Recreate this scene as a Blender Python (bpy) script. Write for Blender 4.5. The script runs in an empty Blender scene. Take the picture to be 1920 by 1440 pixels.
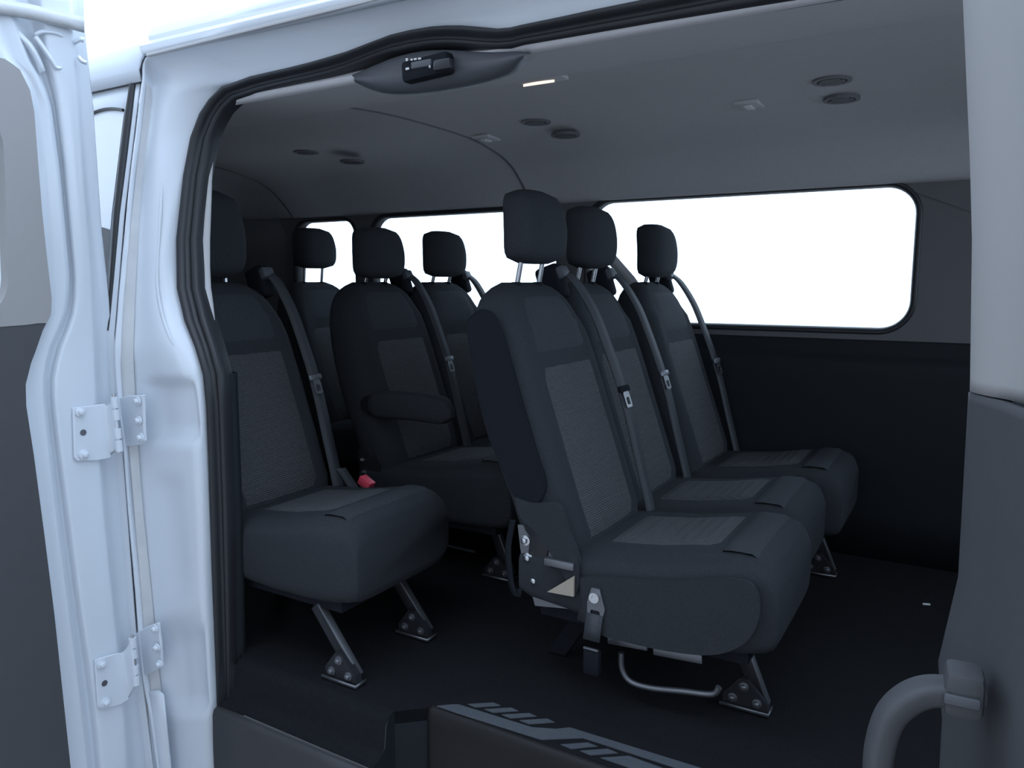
import bpy, bmesh, math, random
from mathutils import Vector, Matrix
random.seed(4)
sc = bpy.context.scene
COL = sc.collection
# ------------------------------------------------------------------ camera
FPX = 1440.0
YAW = math.radians(31); PITCH = math.atan((720-528)/FPX)
CAM = Vector((0, -1.22, .90))
FH = Vector((-math.sin(YAW), math.cos(YAW), 0)); RT = Vector((math.cos(YAW), math.sin(YAW), 0)); ZZ = Vector((0, 0, 1))
FW = FH*math.cos(PITCH)-ZZ*math.sin(PITCH); UPV = ZZ*math.cos(PITCH)+FH*math.sin(PITCH)
cd = bpy.data.cameras.new('camera'); cam = bpy.data.objects.new('camera', cd); COL.objects.link(cam)
cd.sensor_width = 36; cd.lens = 36*FPX/1920; cd.clip_start = .02; cd.clip_end = 200
m = Matrix((RT, UPV, -FW)).transposed().to_4x4(); m.translation = CAM
cam.matrix_world = m; sc.camera = cam
# ------------------------------------------------------------------ sky and exposure
w = bpy.data.worlds.new('overcast_sky'); sc.world = w; w.use_nodes = True
bg = w.node_tree.nodes['Background']; bg.inputs[0].default_value = (.66, .82, 1.04, 1); bg.inputs[1].default_value = 2.9
sc.view_settings.view_transform = 'Standard'; sc.view_settings.look = 'None'
sc.view_settings.exposure = 0.0; sc.view_settings.gamma = 1.0; sc.view_settings.use_curve_mapping = False

# ------------------------------------------------------------------ helpers
def ray(u, v): return FW + RT*((u-960)/FPX) + UPV*((720-v)/FPX)
def at_y(u, v, Y):
    d = ray(u, v); return CAM + d*((Y-CAM.y)/d.y)
def at_z(u, v, Zv):
    d = ray(u, v); return CAM + d*((Zv-CAM.z)/d.z)
def at_x(u, v, X):
    d = ray(u, v); return CAM + d*((X-CAM.x)/d.x)
def lerp1(tab, x):
    if x <= tab[0][0]: return tab[0][1]
    for (a, b), (c, d) in zip(tab, tab[1:]):
        if x <= c: return b+(d-b)*(x-a)/(c-a)
    return tab[-1][1]
SKIN = [(-.8, -.06), (-.37, -.085), (0, -.105), (.5, -.108), (.74, -.113), (1.065, -.062), (1.3, -.015), (1.47, .02), (1.55, .06)]
def skin(z): return lerp1(SKIN, z)
def on_skin(u, v, off=0.0):
    Y = -.1+off
    for _ in range(12):
        p = at_y(u, v, Y); Y = skin(p.z)+off
    return at_y(u, v, Y)

def srgb(r, g, b):
    f = lambda c: (c/255/12.92) if c/255 <= .04045 else ((c/255+.055)/1.055)**2.4
    return (f(r), f(g), f(b), 1)
MATS = {}
def mat(name, col, rough=.6, metal=0, spec=.5, noise=None, bump=None, coat=0):
    if name in MATS: return MATS[name]
    mt = bpy.data.materials.new(name); mt.use_nodes = True
    nt = mt.node_tree; b = nt.nodes['Principled BSDF']
    b.inputs['Base Color'].default_value = col; b.inputs['Roughness'].default_value = rough
    b.inputs['Metallic'].default_value = metal; b.inputs['Specular IOR Level'].default_value = spec
    if coat: b.inputs['Coat Weight'].default_value = coat; b.inputs['Coat Roughness'].default_value = .08
    tc = nt.nodes.new('ShaderNodeTexCoord')
    if noise:
        sc_, amt = noise
        n = nt.nodes.new('ShaderNodeTexNoise'); n.inputs['Scale'].default_value = sc_; n.inputs['Detail'].default_value = 4
        nt.links.new(tc.outputs['Object'], n.inputs['Vector'])
        mx = nt.nodes.new('ShaderNodeMix'); mx.data_type = 'RGBA'
        mx.inputs['A'].default_value = tuple(c*(1-amt) for c in col[:3])+(1,)
        mx.inputs['B'].default_value = tuple(min(1, c*(1+amt)) for c in col[:3])+(1,)
        nt.links.new(n.outputs['Fac'], mx.inputs['Factor']); nt.links.new(mx.outputs['Result'], b.inputs['Base Color'])
    if bump:
        kind, sc_, st = bump
        if kind == 'rib':
            n = nt.nodes.new('ShaderNodeTexWave'); n.bands_direction = 'Z'; n.inputs['Scale'].default_value = sc_; n.inputs['Distortion'].default_value = 1.5; n.inputs['Detail'].default_value = 2; n.inputs['Detail Scale'].default_value = 6
        else:
            n = nt.nodes.new('ShaderNodeTexNoise'); n.inputs['Scale'].default_value = sc_; n.inputs['Detail'].default_value = 3
        nt.links.new(tc.outputs['Object'], n.inputs['Vector'])
        bp = nt.nodes.new('ShaderNodeBump'); bp.inputs['Strength'].default_value = st; bp.inputs['Distance'].default_value = .004
        nt.links.new(n.outputs['Fac' if 'Fac' in n.outputs else 'Color'], bp.inputs['Height']); nt.links.new(bp.outputs['Normal'], b.inputs['Normal'])
    MATS[name] = mt; return mt
PAINT = mat('white_paint', (.73, .78, .84, 1), .28, noise=(3, .03), coat=.3)
SEALER = mat('seam_sealer', (.60, .61, .62, 1), .55, noise=(14, .14), bump=('noise', 30, .5))
RUBBER = mat('black_rubber', (.026, .028, .032, 1), .42, noise=(9, .15))
HEADLINER = mat('grey_headliner', (.60, .595, .61, 1), .95, spec=.1, noise=(60, .05), bump=('noise', 300, .15))
WALLTRIM = mat('grey_wall_trim', (.15, .15, .155, 1), .75, spec=.25, noise=(30, .05))
LOWTRIM = mat('charcoal_wall_trim', (.015, .019, .023, 1), .7, spec=.25, noise=(30, .1))
CONSOLE = mat('slate_plastic', (.095, .102, .116, 1), .5, noise=(40, .05))
PALE = mat('pale_trim', (.52, .52, .53, 1), .5)
BEIGE = mat('beige_door_trim', (.36, .35, .35, 1), .65, noise=(6, .04))
DOORGREY = mat('dark_grey_door_trim', (.068, .070, .076, 1), .62, noise=(30, .06), bump=('noise', 200, .1))
FABRIC = mat('charcoal_fabric', (.038, .042, .048, 1), .92, spec=.15, noise=(200, .25), bump=('noise', 500, .35))
PANEL = mat('upper_fabric', (.050, .055, .062, 1), .9, spec=.15, noise=(200, .25), bump=('noise', 500, .35))
INSERT = mat('woven_insert', (.085, .088, .094, 1), .9, spec=.15, noise=(160, .35), bump=('rib', 60, .5))
SHELL = mat('black_seat_plastic', (.012, .014, .019, 1), .8, spec=.15, noise=(40, .1))
WEB = mat('grey_webbing', (.045, .050, .058, 1), .6, bump=('noise', 300, .2))
CHROME = mat('bright_steel', (.70, .72, .74, 1), .25, 1.0)
STEEL = mat('grey_steel', (.22, .23, .25, 1), .45, .8)
BLKMET = mat('black_metal', (.035, .036, .042, 1), .38, .3)
RED = mat('red_plastic', (.95, .10, .16, 1), .4)
TAN = mat('tan_plastic', (.42, .37, .30, 1), .6)
CARPET = mat('black_floor_mat', (.012, .013, .015, 1), .9, spec=.15, noise=(80, .3), bump=('noise', 150, .5))
STEPGREY = mat('step_print', (.085, .095, .11, 1), .6, noise=(120, .2))
WHITEPL = mat('white_plastic', (.75, .75, .75, 1), .5)
VENT = mat('dark_vent', (.14, .14, .15, 1), .6)
ASPHALT = mat('asphalt', (.33, .30, .28, 1), .9, noise=(20, .3))
DARKGL = mat('dark_glass', (.06, .065, .075, 1), .12)
def glassmat():
    mt = bpy.data.materials.new('window_glass'); mt.use_nodes = True; nt = mt.node_tree
    out = nt.nodes['Material Output']; nt.nodes.remove(nt.nodes['Principled BSDF'])
    t = nt.nodes.new('ShaderNodeBsdfTransparent'); t.inputs[0].default_value = (.95, .97, .97, 1)
    g = nt.nodes.new('ShaderNodeBsdfGlossy'); g.inputs['Roughness'].default_value = .02
    mx = nt.nodes.new('ShaderNodeMixShader'); fr = nt.nodes.new('ShaderNodeFresnel'); fr.inputs[0].default_value = 1.25
    nt.links.new(fr.outputs[0], mx.inputs[0]); nt.links.new(t.outputs[0], mx.inputs[1]); nt.links.new(g.outputs[0], mx.inputs[2])
    nt.links.new(mx.outputs[0], out.inputs[0]); return mt
GLASS = glassmat()
def emis(name, col, s):
    mt = bpy.data.materials.new(name); mt.use_nodes = True; b = mt.node_tree.nodes['Principled BSDF']
    b.inputs['Base Color'].default_value = col; b.inputs['Emission Color'].default_value = col; b.inputs['Emission Strength'].default_value = s; return mt
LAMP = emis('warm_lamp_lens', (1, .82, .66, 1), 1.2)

def tag(o, label=None, cat=None, group=None, kind=None):
    if label: o['label'] = label
    if cat: o['category'] = cat
    if group: o['group'] = group
    if kind: o['kind'] = kind
    return o
def mk(name, verts, faces, mt, parent=None, smooth=True, org=None):
    org = Vector(org) if org is not None else Vector((0, 0, 0))
    me = bpy.data.meshes.new(name); me.from_pydata([tuple(Vector(v)-org) for v in verts], [], faces); me.validate()
    bm = bmesh.new(); bm.from_mesh(me); bmesh.ops.recalc_face_normals(bm, faces=bm.faces); bm.to_mesh(me); bm.free()
    me.materials.append(mt); me.polygons.foreach_set('use_smooth', [smooth]*len(me.polygons))
    o = bpy.data.objects.new(name, me); COL.objects.link(o); o.location = org
    if parent: o.parent = parent; o.location = org
    return o
def auto(o, ang=35):
    o.data.set_sharp_from_angle(angle=math.radians(ang)); return o
def empty(name, loc):
    o = bpy.data.objects.new(name, None); o.empty_display_size = .05; COL.objects.link(o); o.location = loc; return o
def grid(rows):
    n = len(rows[0]); V = [p for r in rows for p in r]; F = []
    for i in range(len(rows)-1):
        for j in range(n-1): a = i*n+j; F.append((a, a+1, a+n+1, a+n))
    return V, F
def sheet(name, rows, mt, parent=None, thick=0.0, off=-1, sub=0, org=None):
    V, F = grid(rows); o = mk(name, V, F, mt, parent, True, org)
    base = parent.location if parent else Vector((0, 0, 0))
    me = o.data; k = sum((p.area*p.normal.dot(CAM-base-p.center) for p in me.polygons))
    if k < 0: me.flip_normals()
    if thick: md = o.modifiers.new('thickness', 'SOLIDIFY'); md.thickness = thick; md.offset = off
    if sub: md = o.modifiers.new('smooth', 'SUBSURF'); md.levels = sub; md.render_levels = sub
    return o
def loft(name, secs, mt, parent=None, cap=True, sub=0, org=None):
    n = len(secs[0]); V = [p for s in secs for p in s]; F = []
    for i in range(len(secs)-1):
        for j in range(n): a = i*n+j; b = i*n+(j+1) % n; F.append((a, b, b+n, a+n))
    if cap: F.append(tuple(range(n))); F.append(tuple((len(secs)-1)*n+j for j in range(n)))
    o = mk(name, V, F, mt, parent, True, org)
    if sub: md = o.modifiers.new('smooth', 'SUBSURF'); md.levels = sub; md.render_levels = sub
    else: auto(o, 50)
    return o
def boxv(c, s, bev=0, rot=None, seg=2):
    bm = bmesh.new(); bmesh.ops.create_cube(bm, size=1)
    for v in bm.verts: v.co = Vector((v.co.x*s[0], v.co.y*s[1], v.co.z*s[2]))
    if bev: bmesh.ops.bevel(bm, geom=list(bm.edges), offset=bev, segments=seg, affect='EDGES', profile=.5)
    if rot is not None: bmesh.ops.rotate(bm, verts=bm.verts, cent=(0, 0, 0), matrix=rot)
    bmesh.ops.translate(bm, verts=bm.verts, vec=c)
    bm.verts.index_update()
    V = [v.co.copy() for v in bm.verts]; F = [tuple(v.index for v in f.verts) for f in bm.faces]; bm.free(); return V, F
def box(name, c, s, mt, parent=None, bev=.004, rot=None, seg=2, org=None):
    V, F = boxv(Vector(c), s, bev, rot, seg); return auto(mk(name, V, F, mt, parent, True, org))
def tubev(path, r, n=10):
    path = [Vector(p) for p in path]; R = r if isinstance(r, (list, tuple)) else [r]*len(path)
    secs = []; t0 = (path[1]-path[0]).normalized(); a = t0.orthogonal().normalized()
    for i, p in enumerate(path):
        t = (path[min(i+1, len(path)-1)]-path[max(i-1, 0)]).normalized()
        a = (a-t*a.dot(t)).normalized(); b = t.cross(a)
        secs.append([p+(a*math.cos(2*math.pi*k/n)+b*math.sin(2*math.pi*k/n))*R[i] for k in range(n)])
    return secs
def tube(name, path, r, mt, parent=None, n=10, org=None):
    return loft(name, tubev(path, r, n), mt, parent, org=org)
def smoothpath(pts, k=6):
    pts = [Vector(p) for p in pts]; out = []
    for i in range(len(pts)-1):
        p0 = pts[max(i-1, 0)]; p1 = pts[i]; p2 = pts[i+1]; p3 = pts[min(i+2, len(pts)-1)]
        for j in range(k):
            t = j/k; out.append(.5*((2*p1)+(p2-p0)*t+(2*p0-5*p1+4*p2-p3)*t*t+(3*p1-p0-3*p2+p3)*t**3))
    out.append(pts[-1]); return out
def disc(name, c, axis, r, h, mt, parent=None, n=14, inner=0, org=None):
    axis = Vector(axis).normalized(); c = Vector(c); prof = [(0, r), (h*.7, r), (h, r*.82)] if not inner else [(0, r), (h, r), (h, inner), (h*.4, inner)]
    a = axis.orthogonal().normalized(); b = axis.cross(a)
    secs = [[c+axis*d+(a*math.cos(2*math.pi*k/n)+b*math.sin(2*math.pi*k/n))*rr for k in range(n)] for d, rr in prof]
    return loft(name, secs, mt, parent, org=org)
def bolt(c, axis, r, mt, parent, name='bolt'):
    axis = Vector(axis).normalized(); c = Vector(c)
    a = axis.orthogonal().normalized(); b = axis.cross(a)
    R = lambda d, rr, n6: [c+axis*d+(a*math.cos(2*math.pi*k/12)+b*math.sin(2*math.pi*k/12))*(rr*(1 if (k % 2 == 0 or not n6) else .9)) for k in range(12)]
    secs = [R(0, r, 0), R(r*.28, r*.97, 0), R(r*.34, r*.62, 1), R(r*.85, r*.60, 1), R(r*.95, r*.46, 0)]
    return loft(name, secs, mt, parent)
def ribbon(name, path, wdir, wid, mt, parent=None, thick=.003, org=None):
    wd = Vector(wdir).normalized()*(wid/2); rows = [[Vector(p)-wd, Vector(p)+wd] for p in path]
    return sheet(name, rows, mt, parent, thick, 0, org=org)
def rrect(x0, x1, z0, z1, r, n=8):
    P = []
    for cx, cz, a0 in ((x1-r, z1-r, 0), (x0+r, z1-r, 90), (x0+r, z0+r, 180), (x1-r, z0+r, 270)):
        for k in range(n+1): a = math.radians(a0+90*k/n); P.append((cx+r*math.cos(a), cz+r*math.sin(a)))
    return P
def plate(name, outline, holes, thick, fn, mt, parent=None, smooth=False, org=None):
    """flat piece with holes; fn maps (a, b, depth) to a point"""
    cu = bpy.data.curves.new(name, 'CURVE'); cu.dimensions = '2D'; cu.fill_mode = 'BOTH'; cu.extrude = thick/2
    for L in [outline]+holes:
        s = cu.splines.new('POLY'); s.points.add(len(L)-1); s.use_cyclic_u = True
        for q, (x, y) in zip(s.points, L): q.co = (x, y, 0, 1)
    t = bpy.data.objects.new('tmp', cu); COL.objects.link(t)
    me = bpy.data.meshes.new_from_object(t.evaluated_get(bpy.context.evaluated_depsgraph_get()))
    V = [fn(v.co.x, v.co.y, v.co.z) for v in me.vertices]; F = [tuple(p.vertices) for p in me.polygons]
    bpy.data.objects.remove(t); bpy.data.curves.remove(cu); bpy.data.meshes.remove(me)
    o = mk(name, V, F, mt, parent, smooth, org)
    bm = bmesh.new(); bm.from_mesh(o.data); bmesh.ops.remove_doubles(bm, verts=bm.verts, dist=1e-5); bmesh.ops.recalc_face_normals(bm, faces=bm.faces); bm.to_mesh(o.data); bm.free()
    return o
def pxpoly(name, px, Zv, h, mt, parent=None, org=None):
    P = [at_z(u, v, Zv) for u, v in px]; n = len(P)
    V = P+[p+Vector((0, 0, h)) for p in P]
    F = [tuple(range(n)), tuple(range(n, 2*n))]+[(i, (i+1) % n, (i+1) % n+n, i+n) for i in range(n)]
    return mk(name, V, F, mt, parent, False, org)
FZ = -.06      # cabin floor level
YW = 1.69      # far side wall

# ------------------------------------------------------------------ the setting: van body
def S(o, label, cat): return tag(o, label, cat, kind='structure')
# ground outside
bw = box('wall_shade_blocker', (-1, -6.2, 4.6), (24, .3, 10.8), mat('blocker_render', (.46, .43, .41, 1), .9, noise=(2, .1)), bev=0); S(bw, 'tall unseen wall added behind the camera to shade the open doors', 'wall')  # out-of-view wall, added to block sky light from the door side
gr = mk('ground', [(-14, -12, -.78), (14, -12, -.78), (14, 14, -.78), (-14, 14, -.78)], [(0, 1, 2, 3)], ASPHALT)
S(gr, 'grey pavement the van is parked on', 'ground')
# floor with the step well cut out of it at the door
fl = [(-3.75, .03), (-1.06, .03), (-1.0, .085), (1.1, .085), (1.1, YW), (-3.75, YW)]
o = plate('floor', fl, [], .03, lambda a, b, d: Vector((a, b, FZ-.015+d)), CARPET)
S(o, 'black matted cabin floor of the van', 'floor')
prof = [(.03, FZ), (.012, FZ-.004), (.0, FZ-.02), (-.006, FZ-.07), (-.02, FZ-.088), (-.05, FZ-.094)]
o = sheet('trim_10', [[Vector((x, y, z)) for y, z in prof] for x in (-1.56, -1.4, -1.2, -1.06)], CARPET)
S(o, 'black mat edge dropping from the floor to the sill', 'sill')
prof = [(-.05, FZ-.096), (-.06, FZ-.094), (-.068, FZ-.098), (-.072, FZ-.11), (-.076, FZ-.2), (-.08, -.7)]
o = sheet('trim_1', [[Vector((x, y, z)) for y, z in prof] for x in (-1.56, -1.4, -1.2, -1.06)], mat('sill_plastic', (.045, .044, .048, 1), .6, noise=(40, .06)), thick=.008)
S(o, 'dark grey plastic sill panel below the single seat', 'sill')
# step well: end wall, riser, tread
o = mk('trim_2', [(-1.06, .03, FZ), (-1.0, .085, FZ), (-1.0, .085, -.45), (-1.06, .03, -.45), (-1.06, -.082, -.45), (-1.06, -.074, FZ-.11), (-1.06, -.066, FZ-.096), (-1.06, -.05, FZ-.093), (-1.06, -.02, FZ-.086), (-1.06, -.005, FZ-.07), (-1.06, .001, FZ-.02), (-1.06, .013, FZ-.003)],
       [(0, 1, 2, 3), (0, 3, 4, 5, 6, 7, 8, 9, 10, 11)], LOWTRIM, None, False)
S(o, 'dark end wall of the entry step well', 'step')
prof = [(.10, FZ+.004), (.088, FZ+.006), (.078, FZ+.002), (.074, FZ-.008), (.072, FZ-.03), (.07, -.45), (-.1, -.46), (-.12, -.5), (-.12, -.7)]
o = sheet('trim_3', [[Vector((x, y, z)) for y, z in prof] for x in (-1.0, -.99, -.6, -.2, .3, 1.1)], mat('step_plastic', (.014, .0135, .014, 1), .55, spec=.3, noise=(30, .1)), thick=.006)
S(o, 'dark plastic step riser with a rounded lip', 'step')

# far side wall with three window openings
WINS = [(-1.385, -.185, .735, 1.222, .10), (-2.545, -1.53, .735, 1.21, .085), (-3.07, -2.655, .735, 1.208, .085)]
out = [(-3.75, .63), (1.1, .63), (1.1, 1.30), (-3.75, 1.30)]
o = plate('wall_left', out, [rrect(*q) for q in WINS], .05, lambda a, b, d: Vector((a, YW+.025+d+(.10*(.73-b) if b < .73 else 0)*0-max(0, b-1.2)*.25, b)), WALLTRIM)
S(o, 'grey upper trim of the far cabin wall around the windows', 'wall')
prof = [(YW+.03, .70), (YW-.004, .70), (YW-.012, .692), (YW-.014, .655), (YW-.03, .64), (YW-.05, .63), (YW-.056, .615), (YW-.06, .58), (YW-.055, .3), (YW-.05, .1), (YW-.05, FZ)]
o = sheet('baseboard_left', [[Vector((x, y, z)) for y, z in prof] for x in (-3.75, -2.5, -1.5, -.5, .3, 1.1)], LOWTRIM, thick=.01)
S(o, 'charcoal lower panel of the far cabin wall with a ledge', 'wall')
for i, q in enumerate(WINS):
    x0, x1, z0, z1, r = q
    g = plate('window_%d' % (i+1), rrect(x0-.01, x1+.01, z0-.01, z1+.01, r), [], .004, lambda a, b, d: Vector((a, YW+.055+d-max(0, b-1.2)*.25, b)), GLASS)
    S(g, ['large front side window with rounded corners behind the three seat bench', 'long middle side window behind the two seat bench', 'short rear side window behind the back seat'][i], 'window')
    P = rrect(x0, x1, z0, z1, r, 10); P.append(P[0])
    ring = []
    for k in range(len(P)-1):
        a, b = P[k]; cxm, czm = (x0+x1)/2, (z0+z1)/2
        pv, nx = P[k-1 if k else -2], P[k+1]; tx, tz = nx[0]-pv[0], nx[1]-pv[1]; L = math.hypot(tx, tz) or 1; nx_, nz_ = tz/L, -tx/L
        ring.append([Vector((a+nx_*e, YW+dy-max(0, b-1.2)*.25, b+nz_*e)) for e, dy in ((.016, .0), (.012, -.008), (.002, -.006), (-.006, .012), (-.006, .05))])
    ring.append(ring[0]); sheet('window_frame', ring, RUBBER, g)
# headliner: profile across the cabin
prof = [(.112, 1.332), (.13, 1.345), (.18, 1.358), (.3, 1.376), (.50, 1.396), (.525, 1.407), (.56, 1.414), (.7, 1.425), (.9, 1.43), (1.2, 1.425), (1.38, 1.40), (1.47, 1.375), (1.53, 1.345), (1.60, 1.29), (1.655, 1.235), (1.685, 1.222), (1.70, 1.222)]
PR = smoothpath([(0, a, b) for a, b in prof], 4)
PRA = [p for p in PR if p.y < .526]; PRB = [p for p in PR if p.y > .495]
o = sheet('ceiling', [[Vector((x, p.y, p.z)) for p in PRB] for x in (-3.75, -2.8, -1.9, -1.0, -.2, .5, 1.1)], HEADLINER, thick=.02, off=-1)
S(o, 'grey fabric headliner of the van', 'ceiling')
o = sheet('trim_11', [[Vector((x, p.y, p.z-.002)) for p in PRA] for x in (-3.75, -2.8, -1.9, -1.0, -.2, .5, 1.1)], HEADLINER, thick=.02, off=-1)
S(o, 'grey roof rail lining above the door opening', 'ceiling trim')
def ceil_z(y): return lerp1([(p.y, p.z) for p in PR], y)
for i, (x, y0, y1) in enumerate(((-1.64, .55, 1.66), (-3.05, .6, 1.66))):
    rows = [[Vector((x+dx, y, ceil_z(y)-d)) for dx, d in ((-.006, -.002), (-.004, .003), (.004, .003), (.006, -.002))] for y in [y0+(y1-y0)*k/24 for k in range(25)]]
    o = sheet('trim_%d' % (4+i), rows, VENT); S(o, ['thin seam strip across the headliner above the two seat bench', 'thin seam strip across the headliner above the back seat'][i], 'seam')
# rear and front closures, near side lining
o = box('wall_rear', (-3.74, .9, .65), (.04, 1.7, 1.45), WALLTRIM, bev=0); S(o, 'dark grey rear end lining of the cabin', 'wall')
o = box('wall_front', (1.12, .85, .25), (.04, 1.72, .75), LOWTRIM, bev=0); S(o, 'dark front cabin bulkhead below the windscreen', 'wall')
def holed(name, xs, zs, off, hole, mt, thick):
    V = [Vector((x, skin(z)+off, z)) for x in xs for z in zs]; n = len(zs); F = []
    for i in range(len(xs)-1):
        for j in range(n-1):
            xm, zm = (xs[i]+xs[i+1])/2, (zs[j]+zs[j+1])/2
            if not (hole[0] < xm < hole[1] and hole[2] < zm < hole[3]): F.append((i*n+j, i*n+j+1, i*n+n+j+1, i*n+n+j))
    o = mk(name, V, F, mt)
    if sum(p.area*p.normal.y for p in o.data.polygons) > 0: o.data.flip_normals()
    md = o.modifiers.new('thickness', 'SOLIDIFY'); md.thickness = thick; md.offset = -1; return o
NH = (0, 0, 0, 0)
o = holed('wall_right', (-3.75, -3.55, -2.9, -2.2, -1.72), (FZ, .2, .5, .77, .9, 1.065, 1.27, 1.38), .115, NH, WALLTRIM, .02); S(o, 'grey lining of the near cabin wall behind the door pillar', 'wall')
o = box('wall_front_side', (.62, .0, .02), (1.0, .05, 1.44), LOWTRIM, bev=0); S(o, 'dark front cabin side below the front door window', 'wall')
# corner pillar trim beside the rear window
o = sheet('trim_6', [[Vector((x, y, z)) for x, y in ((-3.72, 1.50), (-3.60, 1.60), (-3.40, 1.665), (-3.12, 1.69))] for z in (FZ, .7, 1.05, 1.24)], WALLTRIM, thick=.01)
S(o, 'grey corner pillar lining beside the short rear window', 'pillar')

# door frame of the body: pillar and header, lofted from outer edge to seal
ST = [((356, 1900), (380, 1900), (436, 1900), (448, 1900)), ((298, 1440), (322, 1440), (395, 1440), (418, 1440)), ((282, 1340), (314, 1340), (387, 1340), (414, 1340)), ((265, 1250), (303, 1250), (380, 1250), (411, 1250)),
      ((254, 1100), (290, 1100), (372, 1100), (405, 1100)), ((243, 950), (272, 950), (365, 950), (400, 950)), ((235, 850), (265, 850), (358, 850), (397, 850)),
      ((222, 760), (262, 760), (350, 760), (393, 760)), ((217, 700), (258, 700), (338, 700), (387, 700)), ((215, 650), (257, 655), (318, 650), (372, 650)),
      ((219, 600), (258, 610), (302, 600), (352, 600)), ((224, 540), (260, 545), (292, 545), (338, 540)), ((234, 450), (264, 455), (296, 450), (337, 450)),
      ((248, 330), (270, 335), (302, 330), (350, 330)), ((257, 250), (282, 255), (305, 262), (363, 260)), ((263, 200), (287, 210), (312, 225), (380, 215)),
      ((270, 150), (292, 170), (325, 190), (398, 188)), ((278, 105), (296, 140), (340, 165), (422, 165))]
OFF = (0, .034, .040, .088)
frame = []
for s in ST: frame.append([on_skin(p[0], p[1], OFF[k]) for k, p in enumerate(s)])
IH = [(450, 155), (475, 146), (510, 138), (550, 129), (590, 119), (625, 109), (655, 100), (681, 90), (710, 79), (737, 69), (775, 60), (812, 54), (840, 52), (869, 52), (905, 55), (936, 58), (960, 56), (981, 51), (1050, 37), (1120, 22), (1230, 0), (1400, -38)]
Ipts = [at_y(u, v, .08) for u, v in IH]
for X in (-.2, 0, .3, 1.1): Ipts.append(Vector((X, .08, 1.366)))
DR0, DR1 = Vector((-1.777, .015, 1.456)), Vector((-1.025, .02, 1.447))
for k, I in enumerate(Ipts):
    e = min(1, (k+1)/9.0); X = -1.777+(I.x+1.777)*(.35+.65*e) if k < 9 else I.x
    O = Vector((X, .018, 1.456-.012*(X+1.777))); frame.append([O, O.lerp(I, .2)+Vector((0, .012, 0)), O.lerp(I, .62)+Vector((0, .014, 0)), I])
# denser across
def across(r):
    P = smoothpath(r, 3); return P
def dense(fr):
    cols = [smoothpath([r[c] for r in fr], 5) for c in range(4)]
    rows = [across([c[i] for c in cols]) for i in range(len(cols[0]))]
    ss = lambda e: max(0, min(1, e))**2*(3-2*max(0, min(1, e)))
    for r_ in rows:
        z = r_[0].z
        r_[:] = smoothpath(r_, 2)
        for j, p in enumerate(r_):
            f = j/(len(r_)-1)
            for z0, z1, f0, f1, dep in ((.50, .67, .36, .80, .020), (-.22, .03, .36, .72, .020), (.10, .42, .40, .62, .010)):
                p.y += dep*ss((z-z0)/.02)*ss((z1-z)/.03)*ss((f-f0)/.08)*ss((f1-f)/.10)
    return rows
o = sheet('wall_door_frame', dense(frame), PAINT, thick=.006, off=-1)
S(o, 'white painted door pillar and header around the side opening', 'door frame')
FRAME = o
# weatherstrip around the opening
JP = [(468, 1900), (446, 1440), (443, 1340), (441, 1250), (439, 1100), (436, 950), (432, 850), (429, 760), (425, 700), (412, 650), (396, 600), (381, 540), (377, 450), (388, 330), (402, 260), (416, 228), (428, 208), (447, 190)]
J = [on_skin(u, v, .118) for u, v in JP]
JH = [(475, 182), (494, 176), (525, 168), (557, 161), (592, 154), (625, 146), (650, 138), (676, 128), (705, 116), (735, 106), (772, 98), (808, 93), (840, 92), (869, 94), (905, 98), (936, 98), (960, 96), (985, 90), (1050, 79), (1120, 67), (1230, 48), (1400, 20)]
J += [at_y(u, v, .11) for u, v in JH]+[Vector((X, .11, 1.336)) for X in (-.2, 0, .3, 1.1)]
rows = []
for fr, j in zip(frame, J):
    I = fr[3]; d = j-I; r = []
    for e, hgt in ((-.02, .0), (.0, .014), (.12, .022), (.28, .024), (.42, .016), (.5, .004), (.58, .010), (.75, .016), (.9, .012), (1.0, 0), (1.04, -.02)):
        r.append(I+d*e+Vector((.35*hgt, -hgt, 0)))
    rows.append(r)
o = sheet('trim_7', rows, RUBBER); S(o, 'black rubber weatherstrip around the side door opening', 'weatherstrip')
rows = []
for (u0, u1, v) in ((400, 404, 262), (393, 400, 300), (389, 397, 340), (383, 395, 400), (379, 393, 450), (379, 393, 500), (383, 395, 540), (390, 400, 575), (397, 403, 600)):
    rows.append([on_skin(u0-3, v, .122), on_skin(u0, v, .124), on_skin(u1, v, .130), on_skin(u1+1, v, .15)])
o = sheet('trim_8', rows, PALE); S(o, 'pale grey inner pillar lining edge next to the weatherstrip', 'pillar')
rows = []
for v in (700, 800, 950, 1100, 1250, 1345):
    j = on_skin(lerp1([(600, 400), (700, 428), (800, 432), (1000, 440), (1345, 447)], v), v, .125)
    rows.append([j, j+Vector((.004, .012, 0)), j+Vector((.006, .022, 0)), j+Vector((-.05, .04, 0))])
o = sheet('trim_9', rows, LOWTRIM); S(o, 'slate plastic lower pillar lining beside the single seat', 'pillar')
# pressed swages on the pillar
def pridge(pts, wd, h, off):
    rows = []; P = smoothpath([Vector((u, v, 0)) for u, v in pts], 5)
    for i, p in enumerate(P):
        t = (P[min(i+1, len(P)-1)]-P[max(i-1, 0)]).normalized(); n = Vector((-t.y, t.x, 0)); f = math.sin(math.pi*min(1, max(.02, i/(len(P)-1))))**.5
        rows.append([on_skin(p.x+n.x*e*wd, p.y+n.y*e*wd, off+.004-hh*h*f) for e, hh in ((-1, 0), (-.5, .8), (0, 1), (.5, .8), (1, 0))])
    return sheet('pressing', rows, PAINT, FRAME)
pridge([(303, 270), (299, 400), (293, 520), (302, 590), (322, 650)], 5, .006, .040)
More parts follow.
